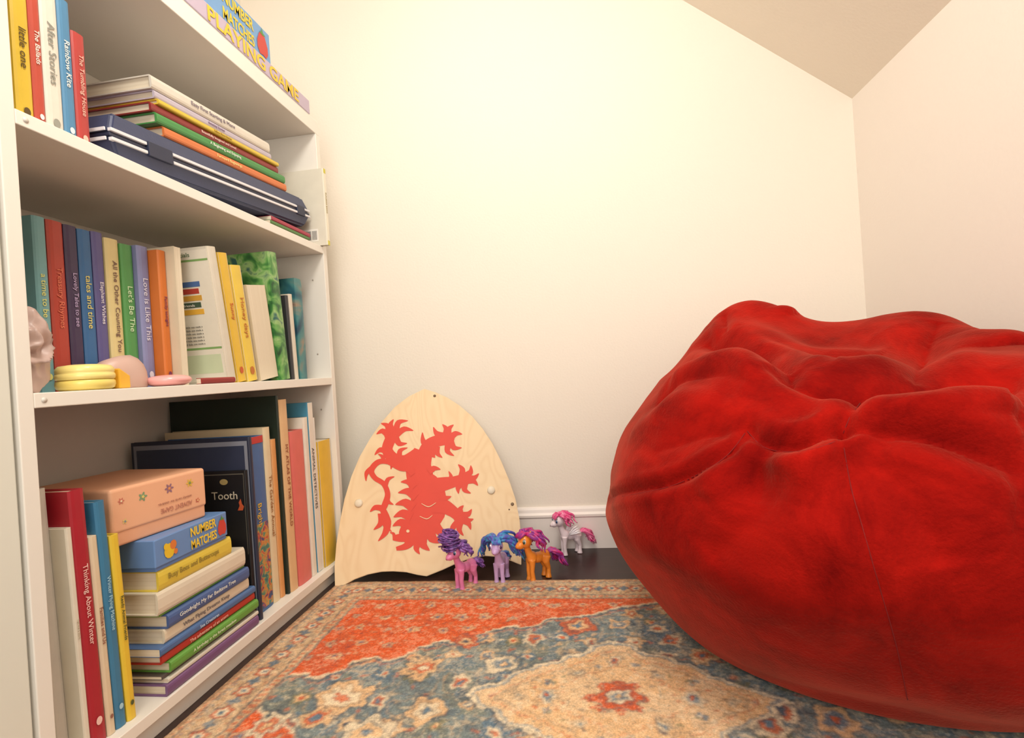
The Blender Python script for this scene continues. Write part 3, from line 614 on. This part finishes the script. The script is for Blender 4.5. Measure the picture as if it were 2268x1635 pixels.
BF=np.stack([ids[:-1],nxt[:-1],nxt[1:],ids[1:]],-1).reshape(-1,4).tolist(); bc_i=rows*NU; tc_i=bc_i+1
BF+=[[bc_i,int(nxt[0,j]),int(ids[0,j])] for j in range(NU)]+[[int(ids[-1,j]),int(nxt[-1,j]),tc_i] for j in range(NU)]
def normals(V):
    me=bpy.data.meshes.new("tmp"); me.from_pydata(V.tolist(),[],BF); me.update(); n=np.zeros(len(V)*3); me.vertices.foreach_get("normal",n); bpy.data.meshes.remove(me); return n.reshape(-1,3)
tree=BVHTree.FromPolygons([tuple(v) for v in BV],BF)
def hit(px,py):
    return tree.ray_cast(C,ray(px,py).normalized())[0]
def dens(pts,step=12):
    P=[np.array(p,float) for p in pts]; Q=[]
    for i in range(len(P)-1):
        p0=P[max(i-1,0)];p1=P[i];p2=P[i+1];p3=P[min(i+2,len(P)-1)]; n=max(2,int(np.linalg.norm(p2-p1)/step))
        for k in range(n):
            t=k/n; Q.append(tuple(.5*((2*p1)+(-p0+p2)*t+(2*p0-5*p1+4*p2-p3)*t*t+(-p0+3*p1-3*p2+p3)*t**3)))
    Q.append(tuple(P[-1])); return Q
def poly3(pts):
    r=[hit(*p) for p in dens(pts)]; return np.array([tuple(p) for p in r if p is not None])
def dist(V,P):
    best=np.full(len(V),9.0); par=np.zeros(len(V)); n=len(P)
    for i in range(n-1):
        a=P[i]; d=P[i+1]-a; l=max(d@d,1e-9); t=np.clip(((V-a)@d)/l,0,1); q=np.linalg.norm(V-(a+t[:,None]*d),axis=1); m_=q<best; best[m_]=q[m_]; par[m_]=(i+t[m_])/(n-1)
    return best,par
NB=normals(BV); disp=np.zeros(len(BV))
creases=[
 ([(1700,838),(1790,868),(1900,874),(2050,864),(2160,852),(2262,870)],-.046,.038,0),
 ([(1505,742),(1570,765),(1640,785),(1700,795),(1752,822)],-.030,.020,0),
 ([(1752,822),(1748,860)],-.014,.012,0),
 ([(1865,968),(1880,925),(1910,888)],-.018,.010,1),
 ([(1865,972),(1800,994),(1740,1000),(1690,988),(1655,950)],-.020,.011,0),
 ([(1870,972),(1960,980),(2080,1000),(2180,1035),(2262,1060)],-.020,.014,0),
 ([(1655,952),(1630,1000),(1560,1045),(1480,1080),(1400,1097),(1330,1108)],-.012,.008,0),
 ([(1690,1005),(1668,1050),(1660,1120)],-.022,.026,0),
 ([(1868,975),(1875,1060),(1900,1160),(1940,1290),(1985,1430),(2010,1550)],-.0045,.005,1),
 ([(1600,690),(1608,745)],-.010,.010,0),
 ([(2090,705),(2052,770),(2030,840)],-.022,.022,0),
 ([(1900,1000),(1980,1070),(2060,1180),(2110,1280)],-.018,.045,0),
 ([(1740,1060),(1660,1160),(1560,1260)],-.014,.055,0),
 ([(1450,1010),(1540,975),(1650,955)],-.008,.018,0),
 ([(1450,905),(1510,862),(1600,850),(1660,868)],-.014,.020,0),
 ([(2080,960),(2180,965),(2262,950)],-.008,.016,0),
 ([(1500,850),(1600,832),(1690,855),(1790,893),(1895,900)],.024,.032,0),
 ([(1905,905),(2050,925),(2260,930)],.028,.036,0),
 ([(1540,728),(1640,735),(1780,780),(1950,800)],.016,.036,0),
 ([(1700,1040),(1780,1048),(1850,1018)],.018,.024,0),
 ([(1560,1120),(1630,1050),(1675,990)],.012,.026,0),
 ([(1600,675),(1680,668),(1760,700)],.012,.028,0),
 ([(2110,700),(2180,740),(2250,780)],.022,.045,0),
 ([(1940,1050),(2100,1110),(2250,1130)],.018,.05,0),
 ([(1400,960),(1500,915),(1600,900)],.010,.034,0)]
for pts,amp,w,tp in creases:
    P=poly3(pts)
    if len(P)<2: continue
    d,t=dist(BV,P)
    tap=np.sin(np.clip(t,.0,1)*math.pi)**.5*.8+.2 if tp==0 else (1-t)**.6*.9+.1
    if amp<0: k=np.exp(-d/w*1.3)-.34*np.exp(-((d-2.1*w)/w)**2)
    else: k=np.exp(-(d/w)**2)
    disp+=amp*tap*k
def nzf(v):
    p=Vector(v); q=p+Vector((noise.noise(p*4),noise.noise(p*4+Vector((7,0,0))),noise.noise(p*4+Vector((0,9,0)))))*.06
    up_=min(1,max(.25,(v[2]-.15)/.2))
    return noise.noise(p*5)*.018+(.5-abs(noise.noise(Vector((q.x*6,q.y*6,q.z*9)))))*.010*up_+(.5-abs(noise.noise(Vector((q.x*12,q.y*11,q.z*18)))))*.003*up_
nz=np.array([nzf(v) for v in BV.tolist()])-.006
zf=np.clip(BV[:,2]/.05,0,1); disp+=nz*zf
BV2=BV+NB*(disp*np.where(BV[:,2]<.004,0,1))[:,None]; BV2[:,2]=np.maximum(BV2[:,2],0)+.0075; BV2[:,0]=np.minimum(BV2[:,0],.737)
bb=empty("bean_bag","large slouchy red suede bean bag chair with folds and seams","bean bag chair",T(0,0,0))
RM=bpy.data.materials.new("red_suede"); RM.use_nodes=True; nt=RM.node_tree; N=nt.nodes; L=nt.links; b=N["Principled BSDF"]; b.inputs["Roughness"].default_value=.95; b.inputs["Specular IOR Level"].default_value=.05
b.inputs["Sheen Weight"].default_value=.35; b.inputs["Sheen Roughness"].default_value=.4; b.inputs["Sheen Tint"].default_value=(1,.28,.18,1)
tc=N.new("ShaderNodeTexCoord"); n1=N.new("ShaderNodeTexNoise"); n1.inputs["Scale"].default_value=7; n1.inputs["Detail"].default_value=10; n1.inputs["Roughness"].default_value=.7; n1.inputs["Distortion"].default_value=.5
r=N.new("ShaderNodeValToRGB"); r.color_ramp.elements[0].position=.36; r.color_ramp.elements[0].color=lin((112,8,7)); r.color_ramp.elements[1].position=.66; r.color_ramp.elements[1].color=lin((170,22,14))
n2=N.new("ShaderNodeTexNoise"); n2.inputs["Scale"].default_value=260; n2.inputs["Detail"].default_value=6; bp=N.new("ShaderNodeBump"); bp.inputs["Strength"].default_value=.55; bp.inputs["Distance"].default_value=.0018
L.new(tc.outputs["Object"],n1.inputs["Vector"]); L.new(tc.outputs["Object"],n2.inputs["Vector"]); L.new(n1.outputs["Fac"],r.inputs[0]); L.new(r.outputs[0],b.inputs["Base Color"]); L.new(n2.outputs["Fac"],bp.inputs["Height"]); L.new(bp.outputs[0],b.inputs["Normal"])
bo=meshobj("bag_body",BV2,BF,RM,bb,True)
tree=BVHTree.FromPolygons([tuple(v) for v in BV2],BF)
def seam(pts):
    P=[hit(*p) for p in dens(pts,14)]; P=[p for p in P if p is not None]
    if len(P)<3: return
    mb=MB(); mb.tube(P,.0006,6); mb.obj("seam",mat((132,10,7),.85,.1),bb)
seam([(1868,985),(1885,1080),(1908,1160),(1945,1290),(1985,1430),(2010,1550)])
seam([(1332,1106),(1400,1096),(1500,1072),(1600,1018),(1650,960)])
seam([(1655,955),(1690,990),(1740,1001),(1800,995),(1858,975)])
seam([(1868,960),(1882,925),(1905,893)])
# ---------------------------------------------------------------- shield
u=Vector((.977,.213,0)).normalized(); P0=Vector((-.439,1.286,0)); Pt=Vector((-.473,1.484,.48)); v=(Pt-P0); v=(v-u*v.dot(u)).normalized(); n=u.cross(v).normalized()
if n.y>0: n=-n
def shp(px,py):
    d=ray(px,py); t=(P0-C).dot(n)/d.dot(n); p=C+d*t-P0; return (p.dot(u),p.dot(v))
OUT=[(940,865),(965,873),(990,884),(1018,902),(1045,925),(1068,952),(1090,985),(1110,1025),(1128,1068),(1142,1110),(1151,1155),(1155,1200),(1155,1256),
 (1130,1246),(1105,1238),(1075,1236),(1045,1241),(1015,1251),(980,1267),(945,1281),(925,1278),(900,1272),(870,1270),(845,1271),(815,1277),(785,1288),(760,1302),(742,1307),
 (741,1260),(745,1210),(753,1160),(763,1110),(778,1060),(797,1015),(820,975),(846,938),(875,905),(905,882)]
pl=[shp(*p) for p in OUT]; vmin=min((P0+u*a+v*b_).z for a,b_ in pl)
sd=empty("toy_shield","pale plywood toy shield with red lion emblem leaning on the wall","toy shield",Matrix.Identity(4))
def shobj(name,polys,z0,z1,m,bev=0):
    bm=bmesh.new()
    for k,pg in enumerate(polys):
        zo=k*.00003
        lo=[bm.verts.new(P0+u*a+v*b_+n*(z0)) for a,b_ in pg] if z0 is not None else None
        hi=[bm.verts.new(P0+u*a+v*b_+n*(z1+zo)) for a,b_ in pg]
        bm.faces.new(hi)
        if lo:
            bm.faces.new(lo[::-1]); q=len(pg)
            for i in range(q): bm.faces.new((lo[i],lo[(i+1)%q],hi[(i+1)%q],hi[i]))
    bmesh.ops.recalc_face_normals(bm,faces=bm.faces)
    if bev: bmesh.ops.bevel(bm,geom=[e for e in bm.edges if e.calc_face_angle(0)>.8],offset=bev,segments=2,affect='EDGES')
    me=bpy.data.meshes.new(name); bm.to_mesh(me); bm.free(); me.materials.append(m); o=link(bpy.data.objects.new(name,me)); o.parent=sd; o.location.z=.0012-min(vmin,0); return o
wd=bpy.data.materials.new("birch_plywood"); wd.use_nodes=True; nt=wd.node_tree; N=nt.nodes; L=nt.links; b=N["Principled BSDF"]; b.inputs["Roughness"].default_value=.5
tc=N.new("ShaderNodeTexCoord"); mp=N.new("ShaderNodeMapping"); mp.inputs["Scale"].default_value=(5,5,1.6); mp.inputs["Rotation"].default_value=(0,.25,0); n1=N.new("ShaderNodeTexNoise"); n1.inputs["Scale"].default_value=1.6; n1.inputs["Detail"].default_value=1.5; n1.inputs["Distortion"].default_value=.8
wv=N.new("ShaderNodeMath"); wv.operation='MULTIPLY'; wv.inputs[1].default_value=12; fr_=N.new("ShaderNodeMath"); fr_.operation='PINGPONG'; fr_.inputs[1].default_value=.5; r=N.new("ShaderNodeValToRGB"); r.color_ramp.elements[0].color=lin((232,202,158)); r.color_ramp.elements[1].color=lin((237,210,168)); r.color_ramp.elements[1].position=.35
L.new(tc.outputs["Object"],mp.inputs[0]); L.new(mp.outputs[0],n1.inputs["Vector"]); L.new(n1.outputs["Fac"],wv.inputs[0]); L.new(wv.outputs[0],fr_.inputs[0]); L.new(fr_.outputs[0],r.inputs[0]); L.new(r.outputs[0],b.inputs["Base Color"])
shobj("shield_board",[pl],-.009,0,wd,.0012)
def stroke(pts,wd_):
    P=[np.array(p,float) for p in pts]; W=list(wd_); Q=[]; WW=[]
    for i in range(len(P)-1):
        p0=P[max(i-1,0)];p1=P[i];p2=P[i+1];p3=P[min(i+2,len(P)-1)]
        for k in range(5):
            t=k/5; Q.append(.5*((2*p1)+(-p0+p2)*t+(2*p0-5*p1+4*p2-p3)*t*t+(-p0+3*p1-3*p2+p3)*t**3)); WW.append(W[i]*(1-t)+W[i+1]*t)
    Q.append(P[-1]); WW.append(W[-1]); Lp=[];Rp=[]
    for i,q in enumerate(Q):
        tt=Q[min(i+1,len(Q)-1)]-Q[max(i-1,0)]; l=np.hypot(*tt) or 1; w=WW[i]/2; nn=np.array((-tt[1],tt[0]))/l*w
        Lp.append(tuple(q+nn)); Rp.append(tuple(q-nn))
    return Lp+Rp[::-1]
def quadstrip(polys,name,z1,m):
    bm=bmesh.new()
    for k,pg in enumerate(polys):
        h_=len(pg)//2; hi=[bm.verts.new(P0+u*a+v*b_+n*(z1+k*.00002)) for a,b_ in pg]
        for i in range(h_-1):
            try: bm.faces.new((hi[i],hi[i+1],hi[2*h_-2-i],hi[2*h_-1-i]))
            except: pass
    me=bpy.data.meshes.new(name); bm.to_mesh(me); bm.free(); me.materials.append(m); o=link(bpy.data.objects.new(name,me)); o.parent=sd; o.location.z=.0012-min(vmin,0); return o
S=stroke
def leaf(x0,y0,x1,y1,w,bend=.25):
    mxx,myy=(x0+x1)/2,(y0+y1)/2; dx_,dy_=x1-x0,y1-y0
    return S([(x0,y0),(mxx-dy_*bend,myy+dx_*bend),(x1,y1)],[w,w*.8,1])
def disc(cx,cy,r,sq=1):
    return S([(cx-r,cy),(cx-r*.7,cy),(cx,cy),(cx+r*.7,cy),(cx+r,cy)],[1,r*1.4*sq,r*2*sq,r*1.4*sq,1])
def paw(cx,cy,claws,r=15): return [disc(cx,cy,r)]+[leaf(cx+(x-cx)*.25,cy+(y-cy)*.25,x,y,15,b_) for x,y,b_ in claws]
lion=[S([(938,1004),(928,1034),(932,1066),(948,1096),(946,1136),(924,1172)],[42,56,60,76,82,62]),
 S([(928,1016),(898,1028),(872,1020),(858,1000),(866,975)],[42,32,26,24,24])]
lion+=paw(868,968,[(834,966,.3),(844,942,.25),(872,933,-.2),(904,936,-.3),(916,958,-.2),(902,986,.3)],17)+[leaf(858,1004,830,1012,14),leaf(885,1020,903,996,13,-.3),leaf(880,1030,866,1044,11)]
lion+=[S([(944,1014),(950,994),(966,982),(985,978)],[42,32,26,24])]+paw(990,976,[(960,950,-.2),(980,944,.2),(1005,945,-.2),(1024,966,-.2),(1023,996,.3),(1006,1014,.3)],17)+[leaf(954,996,936,962,16,-.2),leaf(968,994,980,1018,14,.2)]
lion+=[S([(958,1082),(985,1076),(1004,1072),(1022,1066)],[38,30,24,21])]+paw(1026,1066,[(1015,1033,.2),(1043,1035,.25),(1061,1053,.2),(1059,1080,-.2),(1043,1097,.3),(1016,1098,.2)],14)+[leaf(990,1072,994,1048,12,.3)]
lion+=[S([(962,1120),(984,1126),(1004,1138),(1018,1150)],[42,32,25,22])]+paw(1018,1150,[(1027,1124,-.2),(1045,1132,.2),(1049,1154,.2),(1043,1178,-.2),(1027,1191,.2),(1004,1192,.2)],14)
lion+=[disc(914,1184,30,.95),S([(912,1180),(894,1194),(870,1196)],[34,22,10]),S([(914,1198),(900,1214),(878,1220)],[26,15,8]),leaf(874,1194,864,1184,8),leaf(926,1206,930,1232,16,.2),
 leaf(936,1190,952,1224,24,.2),leaf(950,1176,980,1206,26,.2),leaf(960,1160,1002,1182,24,.25),leaf(905,1168,870,1170,21,.2),leaf(912,1150,872,1150,23,.2),leaf(916,1130,876,1122,23,.2),leaf(922,1106,882,1096,21,.2),leaf(918,1084,888,1072,17,.2),leaf(915,1056,892,1046,13,.2),leaf(950,1050,976,1044,15,-.2),leaf(972,1100,1000,1104,16,.2),
 S([(918,1042),(888,1042),(860,1028),(838,1028),(823,1046),(831,1063),(850,1076),(859,1098),(854,1120),(845,1138)],[12,11,10,12,13,11,11,12,14,12]),
 leaf(846,1130,820,1138,14,.2),leaf(845,1142,828,1178,16,-.2),S([(848,1132),(858,1160),(854,1184),(838,1203)],[13,18,13,1]),leaf(853,1148,868,1182,13,.2),leaf(854,1080,874,1060,11,-.2),leaf(826,1040,811,1070,12,.2),leaf(857,1104,872,1122,11,.2),leaf(850,1026,838,1010,10,.2)]
quadstrip([[shp(*p) for p in q] for q in lion],"lion_emblem",.0005,mat((226,60,30),.5,.1,25))
for q in (disc(904,1181,3.6),S([(934,1120),(950,1127),(966,1118)],[1,1.8,1]),S([(930,1148),(946,1154),(958,1146)],[1,1.8,1])): quadstrip([[shp(*p) for p in q]],"emblem_line",.0026,wd)
dz=Vector((0,0,.0012-min(vmin,0)))
def knob(px,py,r,hgt,c,nm):
    a,b_=shp(px,py); c0=P0+u*a+v*b_+dz; mb=MB(); mb.tube([c0-n*.001,c0+n*hgt*.5,c0+n*hgt*.85,c0+n*hgt],[r,r,r*.75,r*.25],16); mb.obj(nm,mat(c,.4,.05),sd)
knob(795,1119,.011,.006,(236,224,200),"bolt_cap"); knob(1088,1090,.011,.006,(236,224,200),"bolt_cap"); knob(963,881,.004,.002,(110,80,50),"screw"); knob(1135,1121,.0045,.002,(120,96,70),"screw"); knob(1128,1133,.002,.001,(90,60,40),"screw")
# ---------------------------------------------------------------- toy ponies
def hairmat(a,b_): return mat(a,.35,.1,90,c2=b_)
def pony(px,py,ang,label,bodyc,h1,h2,style,s=1.0,wing=False,horn=False):
    g=on_z(px,py,.0)
    root=empty("toy_pony",label,"toy",T(g.x,g.y,.0005)@RZ(ang)@Matrix.Scale(s,4),"toy ponies by the baseboard")
    mb=MB()
    mb.ball((-.018,0,.050),(.016,.0125,.0145)); mb.ball((.0,0,.050),(.018,.0115,.0125)); mb.ball((.016,0,.053),(.0135,.012,.0155))
    mb.tube([(.018,0,.056),(.024,0,.068),(.028,0,.080),(.029,0,.09)],[.0115,.0085,.0075,.008],12)
    mb.ball((.032,0,.096),(.0165,.0165,.0165)); mb.ball((.046,0,.0885),(.0105,.0098,.0088)); mb.ball((.0535,0,.0875),(.005,.006,.0055))
    for sy in(-1,1):
        mb.tube([(.020,sy*.0065,.050),(.021,sy*.0075,.036),(.0225,sy*.0078,.024),(.0215,sy*.008,.010),(.022,sy*.0082,.0)],[.0085,.0062,.0052,.0054,.0075],12)
        mb.tube([(-.020,sy*.0065,.050),(-.017,sy*.0085,.038),(-.0235,sy*.0086,.022),(-.0225,sy*.0087,.010),(-.0215,sy*.0088,.0)],[.0115,.0085,.0052,.0054,.0078],12)
        mb.tube([(.026,sy*.010,.106),(.024,sy*.0125,.114),(.024,sy*.013,.121)],[.0048,.004,.0008],10)
    o=mb.obj("body",mat(bodyc,.32,.05,60,coat=.2),root)
    rmf=o.modifiers.new("r",'REMESH'); rmf.mode='VOXEL'; rmf.voxel_size=.0011; rmf.use_smooth_shade=True
    sm=o.modifiers.new("s",'SMOOTH'); sm.iterations=6; sm.factor=.6
    for sy in(-1,1):
        m2=MB(); m2.ball((.0415,sy*.0118,.098),(.0042,.0036,.0058)); m2.obj("eye",mat((245,245,245),.2,.02,coat=.5),root)
        m2=MB(); m2.ball((.0435,sy*.0130,.0975),(.0030,.0030,.0044)); m2.obj("iris",mat(style.get('eye',(60,40,120)),.2,.05,coat=.5),root)
        m2=MB(); m2.ball((.0448,sy*.0137,.0973),(.0018,.0022,.0028)); m2.obj("pupil",mat((16,12,22),.2,.02,coat=.5),root)
        m2=MB(); m2.ball((.0552,sy*.0028,.0885),(.0009,.0008,.0006)); m2.obj("nostril",mat(tuple(int(k*.6) for k in bodyc),.4,.02),root)
        m2=MB(); m2.tube([(.0405,sy*.0148,.1035),(.0435,sy*.0152,.1045),(.047,sy*.014,.103)],[.0004,.0007,.0003],6); m2.obj("eyelash",mat((30,20,40),.4,.02),root)
    m2=MB(); m2.tube([(.0570,-.0035,.0850),(.0585,0,.0842),(.0570,.0035,.0850)],.0005,6); m2.obj("mouth",mat((150,50,80),.4,.02),root)
    if horn:
        m2=MB(); m2.tube([(.041,0,.109),(.045,0,.118),(.049,0,.128)],[.003,.002,.0004],10); m2.obj("horn",mat(h1,.3,.05),root)
    rnd=random.Random(int(px))
    hm=hairmat(h1,h2)
    m3=MB()
    for i in range(style.get('n',26)):
        fside=rnd.uniform(-1,1); st0=Vector((.028+rnd.uniform(-.014,.008),fside*.012,.111+rnd.uniform(-.004,.006)))
        L_=style.get('len',.06)*rnd.uniform(.75,1.1); pts=[st0]; dirn=Vector((-.55+rnd.uniform(-.35,.2),(fside*1.2 if abs(fside)>.2 else style.get('side',1)*.8),.55)).normalized(); p=st0.copy(); K=12
        ph=rnd.uniform(0,6)
        for k in range(1,K+1):
            dirn=(dirn+Vector((-.03,0,-.25))).normalized(); p=p+dirn*L_/K
            cu=style.get('curl',.003)*min(1,k/4); pts.append(p+Vector((math.cos(ph+k*style.get('fr',.9)),math.sin(ph+k*style.get('fr',.9)),0))*cu)
        for q in pts: q.z=max(q.z,.004)
        m3.tube(pts,[.0040*(1-.72*(k/K)**2)*(0.6 if k==0 else 1) for k in range(K+1)],7)
    if style.get('poof'):
        for i in range(44):
            a=rnd.uniform(0,6.28); e=rnd.uniform(-.9,1.3); c=Vector((.036,-.010,.121)); pts=[]
            for k in range(14):
                q=a+k*.55; rr=.008+.013*abs(math.sin(k*.22)); pts.append(c+Vector((math.cos(q)*rr*math.cos(e)+.006*math.sin(i),math.sin(q)*rr*1.2+.007*math.cos(i*2),math.sin(e)*rr+.005*math.sin(k*.5+i))))
            m3.tube(pts,.0018,6)
    for i in range(6):
        f=(i-2.5)/3; m3.tube([(.026,f*.006,.112),(.036,f*.009,.1155),(.044,f*.011+style.get('side',1)*.003,.111),(.049,f*.012+style.get('side',1)*.006,.104)],[.003,.0042,.0036,.0008],8)
    m3.obj("mane",hm,root)
    m4=MB()
    for i in range(26):
        p=Vector((-.031,rnd.uniform(-.003,.003),.056)); pts=[p.copy()]; dirn=Vector((-.8,rnd.uniform(-.6,.6),.55+rnd.uniform(-.2,.3))).normalized(); L_=style.get('tail',.06)*rnd.uniform(.75,1.1); ph=rnd.uniform(0,6)
        for k in range(1,13):
            dirn=(dirn+Vector((-.02,0,-.26))).normalized(); p=p+dirn*L_/12; cu=style.get('curl',.003)*min(1,k/4)
            pts.append(p+Vector((math.cos(ph+k*.9),math.sin(ph+k*.9),0))*cu)
        for q in pts: q.z=max(q.z,.004)
        m4.tube(pts,[.0036*(1-.7*(k/12)**2) for k in range(13)],7)
    m4.obj("tail",hm,root)
    if wing:
        for sy in(-1,1):
            m5=MB()
            for i in range(4): m5.tube([(.010,sy*.011,.056),(-.002-.004*i,sy*(.017+.002*i),.062+.004*(3-i)),(-.016-.003*i,sy*.020,.060+.007*(3-i))],[.003,.0042,.001],8,.5)
            m5.obj("wing",mat(tuple(min(255,int(k*1.1)) for k in bodyc),.35,.05),root)
    return root
pony(1034,1301,236,"small pink toy pony with purple curly hair",(228,128,178),(96,60,130),(150,100,180),dict(poof=True,len=.045,n=18,curl=.004,tail=.036,eye=(60,90,160)))
pony(1112,1286,266,"small lavender toy pony with long blue hair",(206,172,222),(66,150,206),(90,90,190),dict(len=.088,curl=.003,n=60,tail=.036,eye=(110,60,150)),horn=True,s=1.0)
pony(1194,1282,220,"small orange toy pony with magenta hair",(240,144,50),(200,48,124),(150,60,150),dict(len=.056,curl=.003,n=40,tail=.062,side=-1,eye=(50,110,90)),s=1.06)
pony(1266,1226,205,"small white toy pony with pink hair",(244,228,234),(226,66,134),(244,130,176),dict(len=.045,curl=.003,n=26,tail=.060,eye=(70,100,160)),wing=True,s=1.0)
# ---------------------------------------------------------------- lights
def area(loc,size,e,col,target):
    l=bpy.data.lights.new("lamp_light",'AREA'); l.shape='DISK'; l.size=size; l.energy=e; l.color=col
    o=link(bpy.data.objects.new("lamp_light",l)); o.location=loc; o.rotation_euler=(Vector(target)-Vector(loc)).to_track_quat('-Z','Y').to_euler(); return o
area((-.15,.38,1.80),.4,14,(1,.945,.865),(-.2,1.05,.35))
area((.0,-.7,1.1),.9,10.5,(1,.955,.895),(.2,1.0,.95))
w=bpy.data.worlds.new("world"); sc.world=w; w.use_nodes=True; w.node_tree.nodes["Background"].inputs[0].default_value=(1,.95,.89,1); w.node_tree.nodes["Background"].inputs[1].default_value=1.08
